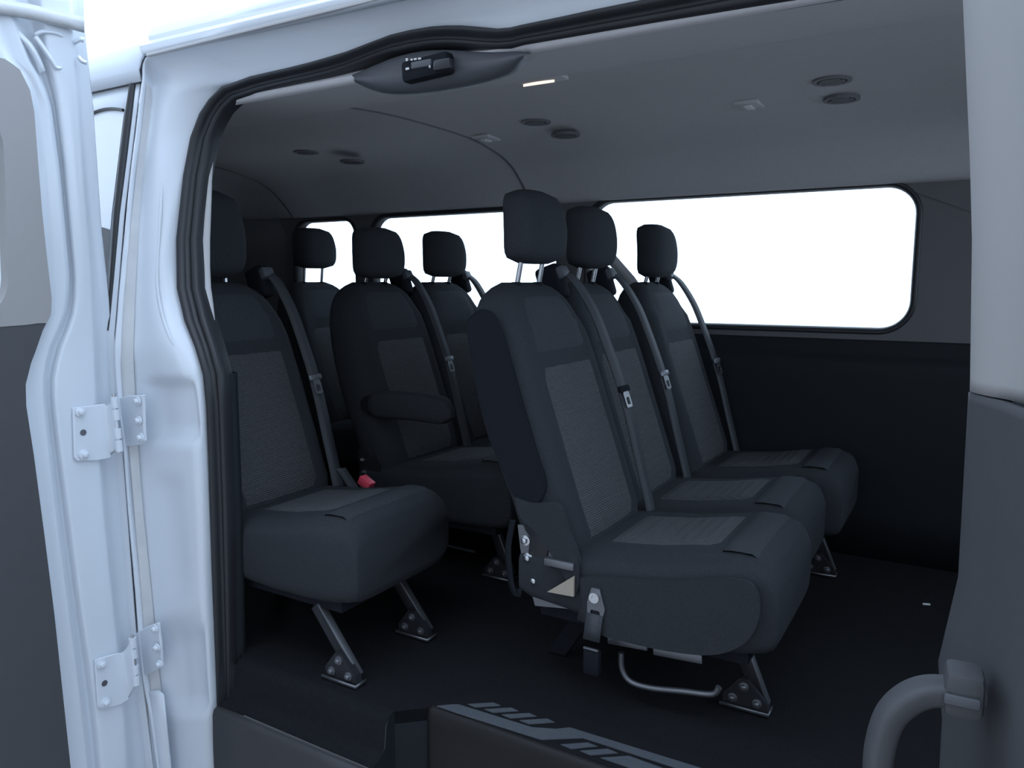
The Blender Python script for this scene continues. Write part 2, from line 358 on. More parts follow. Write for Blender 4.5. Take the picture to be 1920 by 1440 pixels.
# seam sealer strip on the pillar
rows = []
for k in range(1, len(ST)-1):
    O, c1 = frame[k][0], frame[k][1]
    if ST[k][0][1] > 1345 or 690 < ST[k][0][1] < 770: pass
    a = O.lerp(c1, .22); b = O.lerp(c1, .86); w_ = Vector((random.uniform(-.002, .002), -.004, 0))
    rows.append([a+Vector((0, .002, 0)), a.lerp(b, .25)+w_, a.lerp(b, .6)+w_*1.3, b+Vector((0, -.002, 0))])
o = sheet('seam_sealer', rows, SEALER, FRAME, sub=1)
# roof skin and gutter
rows = []
for X in (-1.79, -1.4, -1.0, -.2, .5, 1.2):
    zb = 1.456-.012*(X+1.777)+.012
    pts = [(.02, zb-.012), (.006, zb-.010), (.002, zb-.002), (.012, zb+.006), (.03, zb+.012), (.028, zb+.028), (.04, zb+.05), (.10, zb+.085), (.3, zb+.12), (.9, zb+.15), (1.5, zb+.12), (1.7, zb+.06), (1.76, zb-.01)]
    rows.append([Vector((X, y, z)) for y, z in pts])
o = sheet('roof', rows, PAINT, thick=.008); S(o, 'white van roof skin with a drip rail', 'roof')
ROOF = o
box('gutter', (-.32, .004, 1.447), (2.9, .012, .008), PALE, ROOF, bev=.002)
rp = [(skin(1.39)+.002, 1.39), (.001, 1.415), (.010, 1.44), (.026, 1.466), (.06, 1.496), (.12, 1.525), (.3, 1.57), (.9, 1.61), (1.5, 1.57), (1.7, 1.51), (1.76, 1.45)]
sheet('rear_roof_side', [[Vector((x, y, z)) for y, z in rp] for x in (-3.9, -2.8, -1.803)], PAINT, ROOF, thick=.006)
# outer skin of the body behind the door pillar
o = holed('wall_outer_side', (-3.9, -3.55, -2.9, -2.2, -1.815), (-.7, -.37, 0, .5, .77, .9, 1.065, 1.27, 1.32, 1.393), .004, NH, PAINT, .004)
S(o, 'white outer side panel of the van behind the open door', 'body panel')
q = o
def sk(x, z, d=0): return Vector((x, skin(z)+.004-d, z))
rows = [[sk(x, 1.335-.02+.02*math.sin(math.pi*min(1, (x+2.06)/.24)) if x > -2.06 else 1.315, .006) for x in [-2.19+.335*k/60 for k in range(61)]],
        [sk(x, 1.04-.02*max(0, (x+1.95)/.12)**2, .006) for x in [-2.19+.335*k/60 for k in range(61)]]]
rows = [[rows[0][k].lerp(rows[1][k], t/8) for k in range(61)] for t in range(9)]
rows = [[sk(p.x, p.z, .006) for p in r] for r in rows]
sheet('quarter_panel', rows, PAINT, q)
arch = [p+Vector((0, -.003, 0)) for p in rows[0]]
tube('glass_seal', arch, .004, RUBBER, q, 6)
low = [[sk(p.x, p.z, .007) for p in rows[8]], [sk(p.x, .70, .007) for p in rows[8]]]
sheet('lower_glass', [[low[0][k].lerp(low[1][k], t/6)+Vector((0, 0, 0)) for k in range(61)] for t in range(7)], DARKGL, q)
tube('drip_groove', [sk(x, 1.392, .0) for x in (-3.9, -3, -2.2, -1.81)], .006, RUBBER, q, 6)
tube('edge_seal', [sk(-1.838, z, .002) for z in (.78, .82, .9, 1.065, 1.2, 1.3, 1.386)], [.002, .004, .006, .009, .011, .011, .009], RUBBER, q, 8)
# pale inner side of pillar box, showing through the door gap
o = box('wall_pillar_core', (-1.92, .04, .45), (.12, .12, 1.14), SEALER, bev=0); S(o, 'pale sealed inner core of the rear door pillar', 'pillar')

# ------------------------------------------------------------------ overhead latch cover
lc = empty('latch_cover', (-.95, .08, 1.30)); tag(lc, 'slate grey plastic door latch cover hanging from the header', 'latch cover')
B = Vector((-.95, .08, 1.30))
TOPC = [(655, 139), (690, 122), (730, 104), (765, 94), (800, 89), (850, 89), (900, 95), (940, 95), (975, 92), (985, 98)]
MIDC = [(664, 146), (700, 150), (735, 146), (775, 140), (812, 133), (852, 126), (895, 119), (935, 112), (968, 104), (984, 101)]
BOTC = [(672, 158), (698, 177), (735, 186), (775, 185), (812, 181), (852, 175), (895, 167), (935, 156), (968, 140), (984, 114)]
rows = []
for a, b, c in zip(TOPC, MIDC, BOTC):
    A_ = at_y(a[0], a[1], .088); M_ = at_y(b[0], b[1], .075); C_ = at_y(c[0], c[1], .125); E_ = C_+Vector((0, .05, .03))
    rows.append([A_+Vector((0, .03, 0)), A_, A_.lerp(M_, .5)+Vector((0, .006, 0)), M_, M_.lerp(C_, .5)+Vector((0, -.008, -.004)), C_, E_])
sheet('cover_shell', [[p-B for p in r] for r in rows], CONSOLE, lc, sub=1)
ltc = at_y(802, 128, .068)-B
latch = box('latch', ltc, (.115, .03, .042), SHELL, lc, .008, Matrix.Rotation(math.radians(-3), 3, 'Y'))
box('latch_lever', at_y(832, 122, .055)-B, (.042, .02, .022), BLKMET, latch, .006)
latch_s = [(763, 112, 5, 6), (772, 112, 5, 4), (779, 111, 7, 4), (787, 110, 7, 4), (764, 129, 9, 5), (806, 125, 4, 5)]
for u, v, a, b in latch_s: box('label_mark', at_y(u, v, .051)-B, (a*.00095, .003, b*.00095), WHITEPL, latch, .0008)
box('latch_slot', at_y(790, 120, .053)-B, (.05, .006, .014), CONSOLE, latch, .003)

# ------------------------------------------------------------------ ceiling fittings
vn = 0
VENTS = [((1005, 228), 'above the aisle side of the three seat bench'), ((1060, 253), 'above the window side of the three seat bench'), ((575, 285), 'above the aisle side of the back seat'), ((660, 303), 'above the window side of the back seat'), ((1560, 150), 'near the front bulkhead, aisle side'), ((1578, 185), 'near the front bulkhead, window side')]
for (u, v), lab in VENTS:
    z = 1.425; p = at_z(u, v, z); z = ceil_z(p.y); p = at_z(u, v, z)
    t = empty('air_vent', (p.x, p.y, z)); tag(t, 'round dark ceiling air vent '+lab, 'vent', 'ceiling air vents')
    disc('vent_ring', (0, 0, .004), (0, 0, -1), .050, .009, VENT, t, 24, .038)
    for k in range(4): box('louvre', (0, -.024+.016*k, -.004), (.066 if k in (1, 2) else .045, .008, .005), CONSOLE, t, .001)
for (u, v), lab in (((1405, 195), 'small white reading lamp lens on the headliner near the large window'), ((912, 258), 'small white reading lamp lens beside the headliner seam')):
    p = at_z(u, v, 1.425); p = at_z(u, v, ceil_z(p.y)); t = empty('reading_lamp', p); tag(t, lab, 'lamp')
    box('lamp_housing', (0, 0, -.002), (.07, .09, .012), HEADLINER, t, .004); box('lamp_lens', (0, 0, -.010), (.022, .05, .006), WHITEPL, t, .002)
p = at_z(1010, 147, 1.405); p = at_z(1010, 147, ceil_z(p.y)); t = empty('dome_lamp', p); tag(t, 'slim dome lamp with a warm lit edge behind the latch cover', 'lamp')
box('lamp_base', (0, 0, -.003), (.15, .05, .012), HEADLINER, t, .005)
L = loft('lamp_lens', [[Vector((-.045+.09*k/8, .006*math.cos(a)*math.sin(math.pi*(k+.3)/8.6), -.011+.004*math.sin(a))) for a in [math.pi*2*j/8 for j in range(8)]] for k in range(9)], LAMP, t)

# ------------------------------------------------------------------ rear-hinged open door (left of the opening)
def dlean(z): return -1.80+.0*z+max(0, z-.74)*.10
def on_door(u, v, off=0.0):
    X = -1.8
    for _ in range(12):
        p = at_x(u, v, X); X = dlean(p.z)+off
    return at_x(u, v, X)
def curve(t, v): return lerp1(t, v)
TRIM = [(-60, -60), (60, -20), (110, 0), (130, 30), (170, 50), (210, 58), (300, 65), (400, 73), (500, 84), (560, 91), (590, 90), (620, 74), (680, 50), (720, 40), (760, 41), (850, 55), (1000, 75), (1150, 94), (1300, 110), (1440, 125), (1900, 170)]
R1 = [(-60, 0), (20, 20), (110, 50), (150, 74), (200, 92), (300, 107), (450, 122), (540, 129), (600, 118), (660, 90), (720, 80), (800, 87), (950, 104), (1150, 130), (1300, 150), (1440, 165), (1900, 215)]
R2 = [(-60, 60), (20, 75), (110, 88), (150, 100), (200, 108), (300, 120), (450, 134), (540, 142), (600, 134), (660, 108), (720, 97), (800, 104), (950, 124), (1150, 150), (1300, 173), (1440, 186), (1900, 236)]
R3 = [(-60, 128), (40, 135), (180, 146), (350, 158), (500, 171), (640, 177), (720, 180), (870, 188), (1000, 200), (1100, 210), (1200, 221), (1300, 232), (1440, 240), (1900, 285)]
R4 = [(-60, 158), (40, 159), (110, 165), (200, 175), (420, 190), (560, 205), (650, 212), (720, 216), (800, 222), (900, 234), (1050, 244), (1200, 254), (1300, 262), (1440, 276), (1900, 320)]
rows = []
for v in [-60, 5, 40, 70, 110, 140, 170, 200, 250, 300, 360, 420, 480, 520, 560, 590, 620, 650, 680, 710, 740, 780, 850, 950, 1050, 1150, 1250, 1350, 1440, 1600, 1900]:
    t, a, b, c, d = (curve(k, v) for k in (TRIM, R1, R2, R3, R4))
    cols = [(t-8, .012), (t+3, .014), (t+(a-t)*.3, .004), (t+(a-t)*.55, .000), (a-6, .006), (a, .004), (a+(b-a)*.35, -.034), (b-(b-a)*.25, -.036), (b+2, -.002), (b+10, .0), (b+(c-b)*.5, .001), (c-6, .0), (c, -.004), (c+4, -.038), (c+(d-c)*.55, -.042), (d-2, -.042), (d, -.05)]
    rows.append([on_door(u, v, o_) for u, o_ in cols])
d1 = sheet('door_1', rows, PAINT, thick=.03, off=-1)
S(d1, 'open white side door at the rear of the opening, with dark inner trim', 'door')
# top cap of the door
cap = [(-60, -12), (0, 4), (60, 14), (120, 28), (158, 38)]
sheet('top_flange', [[on_door(u, v-6, .012), on_door(u, v+4, .022), on_door(u, v+20, .020), on_door(u, v+24, .004)] for u, v in cap], SEALER, d1, thick=.01)
# stamped ridges near the top
def ridge(pts, wd, h, name='pressing'):
    rows = []
    P = smoothpath([Vector((u, v, 0)) for u, v in pts], 5)
    for i, p in enumerate(P):
        t = (P[min(i+1, len(P)-1)]-P[max(i-1, 0)]).normalized(); n = Vector((-t.y, t.x, 0))
        f = math.sin(math.pi*min(1, max(0.02, i/(len(P)-1))))**.5
        rows.append([on_door(p.x+n.x*e*wd, p.y+n.y*e*wd, -.003+hh*h*f) for e, hh in ((-1, 0), (-.5, .8), (0, 1), (.5, .8), (1, 0))])
    return sheet(name, rows, PAINT, d1)
ridge([(66, 66), (80, 60), (105, 62), (120, 70)], 5, .010); ridge([(66, 68), (80, 88), (98, 115), (106, 127), (118, 127)], 5, .012); ridge([(138, 80), (150, 74), (158, 76)], 5, .010); ridge([(146, 106), (154, 115), (163, 118)], 4, .010)
ridge([(30, 60), (55, 85), (70, 110), (80, 135)], 6, .010)
# inner trim of the door: pale window surround above, dark panel below, in door coordinates (s outward, z)
def dmap(off): return lambda a, b, d: Vector((dlean(b)+off+d, -.13-a, b))
def s_of(u, v): p = on_door(u, v, .012); return (-.13-p.y, p.z)
edge = [s_of(curve(TRIM, v)+1, v) for v in (112, 122, 132, 150, 170, 190, 210, 250, 300, 400, 500, 540, 560, 580, 592, 604)]
up_ = edge+[(edge[-1][0]+.05, edge[-1][1]-.004), (.85, edge[-1][1]-.02), (.85, edge[0][1]+.02)]
wz0, wz1 = s_of(0, 602)[1], s_of(0, 380)[1]+.32
ws = s_of(10, 505)[0]
t1 = plate('window_trim', up_, [rrect(ws, .72, wz0, 1.26, .09)], .03, dmap(.008), BEIGE, d1, True); auto(t1, 40)
plate('door_glass', rrect(ws-.01, .73, wz0-.01, 1.27, .09), [], .004, dmap(-.012), GLASS, d1)
edge = [s_of(curve(TRIM, v)+1, v) for v in (606, 620, 640, 660, 680, 700, 720, 740, 760, 800, 850, 920, 1000, 1080, 1150, 1220, 1300, 1370, 1440, 1600)]
lo_ = edge+[(.85, edge[-1][1]), (.85, edge[0][1]-.016)]
t2 = plate('lower_trim', lo_, [], .034, lambda a, b, d: Vector((-1.789+d, -.13-a, b)), DOORGREY, d1, False)

# hinges: plates on door and on pillar, knuckle, bolts
def hinge(name, lab, LP, RP, KN, bl, hole, br):
    base = on_door(*KN[0], .0); h = empty(name, base); tag(h, lab, 'hinge', 'door hinges')
    q = lambda p: p-base
    # door leaf: polygon on the door plane, bent outward to the knuckle
    def leaf(nm, px, fn, th):
        P = [fn(u, v) for u, v in px]; n = len(P); c = sum(P, Vector())/n
        nrm = (P[1]-P[0]).cross(P[2]-P[0]).normalized()
        if nrm.dot(CAM-c) < 0: nrm = -nrm
        V = [q(p) for p in P]+[q(p+nrm*th) for p in P]
        F = [tuple(range(n)), tuple(range(n, 2*n))]+[(i, (i+1) % n, (i+1) % n+n, i+n) for i in range(n)]
        o = mk(nm, V, F, PAINT, h, False); md = o.modifiers.new('edge', 'BEVEL'); md.width = .0025; md.segments = 2; return o, nrm
    o1, n1 = leaf('door_leaf', LP[0], lambda u, v: on_door(u, v, .004), .007)
    k0, k1 = q(on_door(*KN[0], .045)), q(on_door(*KN[1], .045))
    P = LP[1]
    bend = [[q(on_door(u, v, .007+e)) for (u, v), e in zip(r, (0, 0, .006, .03, .045))] for r in P]
    o = sheet('hinge_arm', bend, PAINT, h, thick=.007, off=0, sub=1)
    o2, n2 = leaf('pillar_leaf', RP, lambda u, v: on_skin(u, v, .012), .008)
    m_ = len(P)
    for a, b in ((0, .2), (.23, .42), (.58, .76), (.79, 1.0)):
        tube('knuckle', [k0.lerp(k1, a), k0.lerp(k1, b)], .0085, PAINT, h, 12)
    tube('pin', [k0.lerp(k1, -.06), k0.lerp(k1, 1.02)], .005, CHROME, h, 10)
    for u, v in bl: bolt(q(on_door(u, v, .012)), n1, .0125, PAINT, h)
    for u, v in hole: disc('hole', q(on_door(u, v, .0115)), n1, .0075, .001, STEEL, h, 12, .005)
    for u, v in br: bolt(q(on_skin(u, v, .002)), n2, .0115, PAINT, h)
hinge('door_hinge', 'white upper door hinge bolted between the open door and the pillar',
      ([(134, 764), (192, 757), (196, 757), (206, 858), (180, 863), (142, 864), (137, 858)],
       [[(180, 758), (194, 757), (202, 756), (210, 748), (214, 745)], [(186, 810), (200, 809), (207, 806), (216, 800), (220, 797)], [(190, 862), (204, 858), (212, 852), (220, 845), (226, 843)]]),
      [(219, 748), (245, 741), (274, 740), (275, 800), (276, 826), (268, 833), (245, 836), (226, 842)],
      [(214, 744), (224, 846)], [(150, 772), (157, 852)], [(156, 811)], [(259, 752), (261, 788), (265, 820)])
hinge('door_hinge', 'white lower door hinge above the dark gap in the pillar',
      ([(175, 1236), (218, 1223), (228, 1224), (240, 1310), (224, 1320), (190, 1329), (181, 1324)],
       [[(214, 1226), (226, 1223), (234, 1214), (241, 1203), (248, 1198)], [(220, 1275), (234, 1272), (240, 1264), (246, 1254), (252, 1250)], [(226, 1324), (238, 1316), (246, 1304), (252, 1290), (258, 1282)]]),
      [(250, 1196), (262, 1182), (280, 1172), (301, 1165), (306, 1210), (308, 1248), (294, 1256), (276, 1264), (262, 1276)],
      [(248, 1196), (256, 1284)], [(190, 1245), (198, 1317)], [(196, 1281)], [(292, 1178), (295, 1213), (300, 1244)])
# flap on the pillar foot
rows = [[on_skin(u, v, .018)+Vector((0, -.012, 0)) for u in (a, (a+b)/2, b)] for a, b, v in ((286, 302, 1292), (283, 312, 1300), (288, 318, 1360), (294, 324, 1420), (300, 332, 1500))]
sheet('access_flap', rows, PAINT, FRAME, thick=.006)

# ------------------------------------------------------------------ front-hinged open door (right of the opening)
d2 = empty('door_2', (.02, -.10, .2)); S(d2, 'open front side door with pale upper lining and dark grey lower lining', 'door')
B2 = Vector((.02, -.10, .2)); AD = math.radians(118)   # opening angle
dd = Vector((-math.cos(AD), -math.sin(AD), 0)); dn = Vector((-math.sin(AD), math.cos(AD), 0))
ED = [(-.5, .0), (.30, .0), (.40, -.012), (.52, .003), (.77, -.002), (.984, -.014), (1.225, -.040), (1.42, -.06)]
def d2p(s, z, n=0): return Vector((lerp1(ED, z), -.10, z))+dd*s+dn*n-B2
def dpanel(nm, zs, ss, mt, th, n0):
    rows = []
    for z in zs:
        rows.append([d2p(s, z, n0+n) for s, n in ss])
    return sheet(nm, rows, mt, d2, thick=th, off=-1)
prof2 = [(.0, -.05), (.0, -.008), (.004, -.001), (.012, .003), (.03, .004), (.055, .002), (.075, -.004), (.10, -.006), (.2, -.006), (.62, -.006), (.64, -.03)]
dpanel('upper_lining', [.764, .78, .85, .95, 1.05, 1.15, 1.25, 1.35, 1.42], prof2, BEIGE, .01, .0)
prof3 = [(.0, -.05), (.0, -.004), (.003, .0), (.01, .002), (.05, .003), (.075, .004), (.12, .012), (.3, .02), (.62, .02), (.64, -.03)]
dpanel('lower_lining', [-.5, -.1, .2, .32, .40, .46, .52, .6, .7, .75, .762], prof3, DOORGREY, .01, .0)
dpanel('outer_skin', [-.5, 0, .4, .74, 1.0, 1.25, 1.44], [(-.0, -.055), (.0, -.075), (.3, -.08), (.64, -.07), (.645, -.04)], PAINT, .006, 0)
hb = B2
P = [at_y(u, v, y)-hb for u, v, y in ((1835, 1296, -.24), (1790, 1296, -.25), (1740, 1296, -.255), (1700, 1312, -.26), (1668, 1345, -.265), (1650, 1400, -.27), (1645, 1460, -.275), (1650, 1540, -.28), (1690, 1640, -.28), (1830, 1700, -.26))]
P = smoothpath(P, 5); hr = []
for i, p in enumerate(P):
    t = (P[min(i+1, len(P)-1)]-P[max(i-1, 0)]).normalized(); b = Vector((.35, -.94, 0)); b = (b-t*b.dot(t)).normalized(); a = t.cross(b)
    hr.append([p+a*.0145*(abs(math.cos(k))**.6)*math.copysign(1, math.cos(k))+b*.020*(abs(math.sin(k))**.6)*math.copysign(1, math.sin(k)) for k in [2*math.pi*j/14 for j in range(14)]])
ph = loft('pull_handle', hr, DOORGREY, d2)
box('handle_mount', at_y(1806, 1292, -.25)-hb, (.040, .05, .052), DOORGREY, ph, .009, Matrix.Rotation(math.radians(4), 3, 'Z'))
box('handle_cap', at_y(1804, 1316, -.277)-hb, (.036, .005, .013), CONSOLE, ph, .003, Matrix.Rotation(math.radians(4), 3, 'Z'))

# ------------------------------------------------------------------ seats
BK = [(.30, .285, .165), (.34, .285, .115), (.38, .275, .095), (.45, .25, .072), (.56, .213, .02), (.64, .185, -.005), (.75, .148, -.03), (.84, .115, -.042), (.89, .092, -.045), (.925, .07, -.038), (.948, .045, -.022), (.958, .02, -.005)]
BW = [(.30, .195), (.36, .212), (.5, .216), (.7, .214), (.80, .206), (.86, .192), (.91, .165), (.94, .13), (.958, .085)]
NB = 3.6
def bk(z):
    xf = lerp1([(a, b) for a, b, c in BK], z); xb = lerp1([(a, c) for a, b, c in BK], z); return xf, xb
def sup(n, N=28):
    r = []
    for k in range(N):
        a = 2*math.pi*k/N; c, s = math.cos(a), math.sin(a)
        r.append((math.copysign(abs(c)**(2/n), c), math.copysign(abs(s)**(2/n), s)))
    return r
def back_front(s, z, off=0):
    xf, xb = bk(z); cx, a = (xf+xb)/2, (xf-xb)/2
    bol = .014*max(0, min(1, (abs(s)-.58)/.2))*(1 if .36 < z < .86 else .3)
    return cx+a*max(0, 1-abs(s)**NB)**(1/NB)+bol*(1-abs(s)**8)+off
CX = lambda x: x if x < .45 else .45+(x-.45)*.91
CT = [(.13, .335, .22), (.16, .345, .205), (.3, .35, .19), (.45, .368, .18), (.56, .388, .18), (.63, .398, .182), (.68, .398, .185), (.712, .391, .19), (.733, .374, .20), (.742, .345, .225)]
CT = [(CX(a), b, c) for a, b, c in CT]
def ctop(x): return lerp1([(a, b) for a, b, c in CT], x)
def cush_top(s, x, off=0):
    zt = ctop(x); zb = lerp1([(a, c) for a, b, c in CT], x); c, h = (zt+zb)/2, (zt-zb)/2
    return c+h*max(0, 1-abs(s)**6)**(1/6)+off
def unit(root, yc, hr_z=0.0, belt=True, tall=0.0, bsub=False, hx=.03, dx=0.0):
    """one seating place: cushion, backrest, headrest, belt"""
    before = set(root.children)
    Y = lambda y: y+yc
    secs = []
    for z in [.30, .315, .34, .38, .45, .52, .6, .68, .75, .80, .84, .87, .895, .915, .932, .945, .954, .958]:
        xf, xb = bk(z); cx, a = (xf+xb)/2, (xf-xb)/2; hw = lerp1(BW, z); ring = []
        for c, s in sup(NB, 36):
            x = cx+a*c
            if c > 0: x = max(x, 0)+0 if False else cx+a*c+.014*max(0, min(1, (abs(s)-.58)/.2))*(1-abs(s)**8)*(1 if .36 < z < .86 else .3)
            ring.append(Vector((x, Y(hw*s), z)))
        secs.append(ring)
    bkr = loft('backrest', secs, FABRIC, root)
    def pan(nm, z0, z1, s0, mt, off, nz=10):
        rows = []
        for i in range(nz+1):
            z = z0+(z1-z0)*i/nz; hw = lerp1(BW, z); r = []
            for j in range(13):
                s = -s0+2*s0*j/12; e = off*(1 if 0 < i < nz and 0 < j < 12 else -.6)
                r.append(Vector((back_front(s, z, e), Y(hw*s), z)))
            rows.append(r)
        return sheet(nm, rows, mt, bkr)
    pan('lower_insert', .345, .772, .66, INSERT, .005); pan('upper_panel', .787, .925, .66, PANEL, .004, 8)
    # cushion
    secs = []
    for x, zt, zb in [(x, ctop(x), lerp1([(a, c) for a, b, c in CT], x)) for x in map(CX, (.13, .14, .16, .22, .3, .38, .45, .52, .58, .63, .67, .695, .715, .73, .739, .742))]:
        c, h = (zt+zb)/2, (zt-zb)/2; hw = .216 if x < .58 else .216-.03*((x-.58)/.13)**2
        secs.append([Vector((x, Y(hw*s), c+h*cc)) for cc, s in sup(6, 40)])
    cu = loft('seat_cushion', secs, FABRIC, root)
    rows = []
    for i, x in enumerate(map(CX, (.145, .15, .2, .28, .36, .45, .53, .6, .65, .69, .712, .728, .732))):
        hw = .216 if x < .58 else .216-.03*((x-.58)/.13)**2
        rows.append([Vector((x, Y(hw*q_), cush_top(q_, x, .004 if 0 < i < 12 and 0 < j < 16 else -.003))) for j, q_ in enumerate([-.965+1.93*jj/16 for jj in range(17)])])
    sheet('top_pad', rows, FABRIC, cu)
    rows = []
    for i in range(11):
        x = .31+.27*i/10; r = []
        for j in range(13):
            s = -.56+1.12*j/12+.06*(.5-i/10)*0; e = .009 if 0 < i < 10 and 0 < j < 12 else .002
            r.append(Vector((x, Y(.216*s), cush_top(s, x, e))))
        rows.append(r)
    sheet('cushion_insert', rows, INSERT, cu)
    rows = [[Vector((x, Y(.212*s), cush_top(s, x,   .008 if 0 < i < 5 else .001))) for s in [-.75+1.5*j/12 for j in range(13)]] for i, x in enumerate(map(CX, (.605, .61, .63, .655, .675, .695)))]
    sheet('cushion_nose', rows, PANEL, cu)
    # headrest with two posts
    hz = 1.095+hr_z; secs = []
    for k in range(15):
        f = -1+2*k/14; zz = hz+(.090+tall)*f; g = max(.02, 1-abs(f)**5)**(1/5)
        g2 = max(.05, 1-abs(f)**4)**(1/4); wid = .116*(1-.12*max(0, f))
        secs.append([Vector((hx-.005+.012*(1-f*f)-.006*f+.056*g2*c*(1.0 if c > 0 else .8), Y(wid*g*s), zz)) for c, s in sup(3.0, 28)])
    hd = loft('headrest', secs, FABRIC, root)
    for s in (-1, 1):
        tube('headrest_post', [(.006+hx*.5, Y(.055*s), .94), (.004+hx, Y(.055*s), hz-.06-tall)], .0065, CHROME, hd, 10)
        disc('post_collar', (.006+hx*.5, Y(.055*s), .945), (0, 0, 1), .014, .014, SHELL, hd, 12)
    if belt:
        # guide housing at the shoulder
        yb = .188
        g = box('belt_guide', (.0, Y(yb), .955), (.075, .05, .10), SHELL, root, .014, Matrix.Rotation(math.radians(-18), 3, 'Y'), 3)
        box('guide_bezel', (.032, Y(yb), .985), (.024, .044, .035), CONSOLE, g, .006, Matrix.Rotation(math.radians(-28), 3, 'Y'))
        path = [(.04, yb, .985), (.075, yb+.004, .955), (.125, yb+.006, .88), (.165, yb+.008, .79), (.205, yb+.008, .69), (.235, yb+.006, .60), (.262, yb+.004, .5), (.29, yb+.002, .40), (.305, yb, .345)]
        P = smoothpath([Vector((a, Y(b), c)) for a, b, c in path], 5)
        bl = ribbon('seat_belt', P, (.35, 1, 0), .035, WEB, root)
        ti = P[21]; d = (P[22]-P[20]).normalized()
        n = Vector((1, 0, .3)).normalized(); rot = Matrix((Vector((.3, .95, 0)).normalized(), n.cross(d).cross(d)*0+n, d)).transposed()
        a = Vector((.3, .95, 0)).normalized(); a = (a-d*a.dot(d)).normalized(); n = d.cross(a)
        if n.x < 0: n = -n
        rot = Matrix((a, n, d)).transposed()
        box('tongue_grip', ti+n*.006, (.042, .010, .018), SHELL if bsub else STEEL, bl, .004, rot)
        fr = rrect(-.012, .012, .008, .052, .005, 3); ho = rrect(-.006, .006, .024, .044, .002, 2)
        plate('latch_tongue', fr, [ho], .003, lambda x, y, e: ti+n*(.008+e)+a*x+d*y, CHROME, bl)
    for ch in root.children:
        if ch not in before: ch.location.x += dx
    return bkr, cu
def leg(root, x0, x1, y, z0=.20):
    """flat slanted leg with a triangular foot plate and three bolts"""
    d = Vector((x1-x0, 0, -(z0-.012))); L = d.length; t = d.normalized(); n = Vector((0, 1, 0)); a = t.cross(n)
    lg = box('leg', Vector((x0, y, z0))+d*.5, (.034, .012, L), BLKMET, root, .003, Matrix((a, n, t)).transposed())
    e = box('leg_edge', Vector((x0, y, z0))+d*.5+a*(-.016 if a.x < 0 else .016), (.006, .020, L*.96), STEEL, lg, .002, Matrix((a, n, t)).transposed())
    P = [(x1-.085, .006), (x1+.02, .006), (x1+.012, .03), (x1-.03, .075), (x1-.05, .075), (x1-.085, .03)]
    ft = plate('foot', P, [], .02, lambda q, w_, dd_: Vector((q, y-.012+dd_, w_)), BLKMET, lg)
    sheet('foot_lip', [[Vector((x1-.09, y-.03, .004+h)), Vector((x1+.02, y-.03, .004+h)), Vector((x1+.02, y+.01, .004+h))] for h in (0, .008)], STEEL, lg, thick=.004)
    for bx_, bz in ((x1-.062, .026), (x1-.008, .026), (x1-.038, .058)): bolt((bx_, y-.022, bz), (0, -1, 0), .011, STEEL, lg)
def frame_rails(root, y0, y1):
    for x in (.24, .60): tube('cross_tube', [(x, y0+.12, .165), (x, y1-.12, .165)], .016, BLKMET, root)
    loft('seat_pan', [[Vector((x, y, z)) for y, z in ((y0+.02, .17), (y1-.02, .17), (y1-.02, .225), (y0+.02, .225))] for x in (.17, .4, .66)], SHELL, root)
def rear_leg(root, y):
    lg = loft('rear_leg', [[Vector((x-.02, y-.01, z)), Vector((x+.03, y-.01, z)), Vector((x+.03, y+.01, z)), Vector((x-.02, y+.01, z))] for x, z in ((.24, .18), (.2, .1), (.14, .005))], SHELL, root)
def recliner(root, y, big):
    """hinge plates between backrest and cushion on the near side, seen below the side cover"""
    br = plate('recliner_bracket', [(.122, .39), (.20, .40), (.23, .30), (.30, .27), (.31, .22), (.17, .2), (.15, .26), (.13, .33)], [rrect(.215, .265, .225, .262, .015, 4)], .008, lambda a, b, d: Vector((a, y+d, b)), STEEL if big else BLKMET, root)
    for px_, pz in ((.145, .357), (.153, .316), (.170, .264)): bolt((px_, y-.005, pz), (0, -1, 0), .013 if big else .010, CHROME, br)
    if big:
        box('upper_link', (.185, y-.006, .375), (.05, .006, .11), BLKMET, br, .002, Matrix.Rotation(math.radians(8), 3, 'Y'))
        plate('tan_insert', [(.218, .255), (.285, .306), (.285, .258)], [], .006, lambda a, b, d: Vector((a, y-.030+d, b)), TAN, br)
        ribbon('strap_loop', smoothpath([(.11, y-.004, .40), (.10, y-.01, .33), (.11, y-.014, .25), (.125, y-.012, .215), (.13, y-.008, .235)], 5), (1, 0, .1), .016, SHELL, br)
        box('top_plate', (.245, y-.022, .325), (.075, .02, .018), STEEL, br, .003)
        box('side_tab', (.305, y-.006, .25), (.035, .008, .12), BLKMET, br, .004, Matrix.Rotation(math.radians(6), 3, 'Y'))
        box('rod', (.20, y-.002, .33), (.05, .008, .006), STEEL, br, .002, Matrix.Rotation(math.radians(25), 3, 'Y'))

def seat(name, label, cat, X0, ys, group=None, hr=None, **kw):
    r = empty(name, (X0, ys[0], FZ)); tag(r, label, cat, group)
    return r

# three seat bench next to the door opening
A = empty('passenger_bench', (-1.015, .50, FZ)); tag(A, 'charcoal three seat passenger bench with a black oval side panel', 'bench seat')
ays = (0, .395, .865)
for i, y in enumerate(ays): unit(A, y, (.0, -.006, -.03)[i], True, bsub=(i == 0), hx=.042, dx=(0, -.03, 0)[i])
frame_rails(A, -.2, 1.06)
yn = -.214
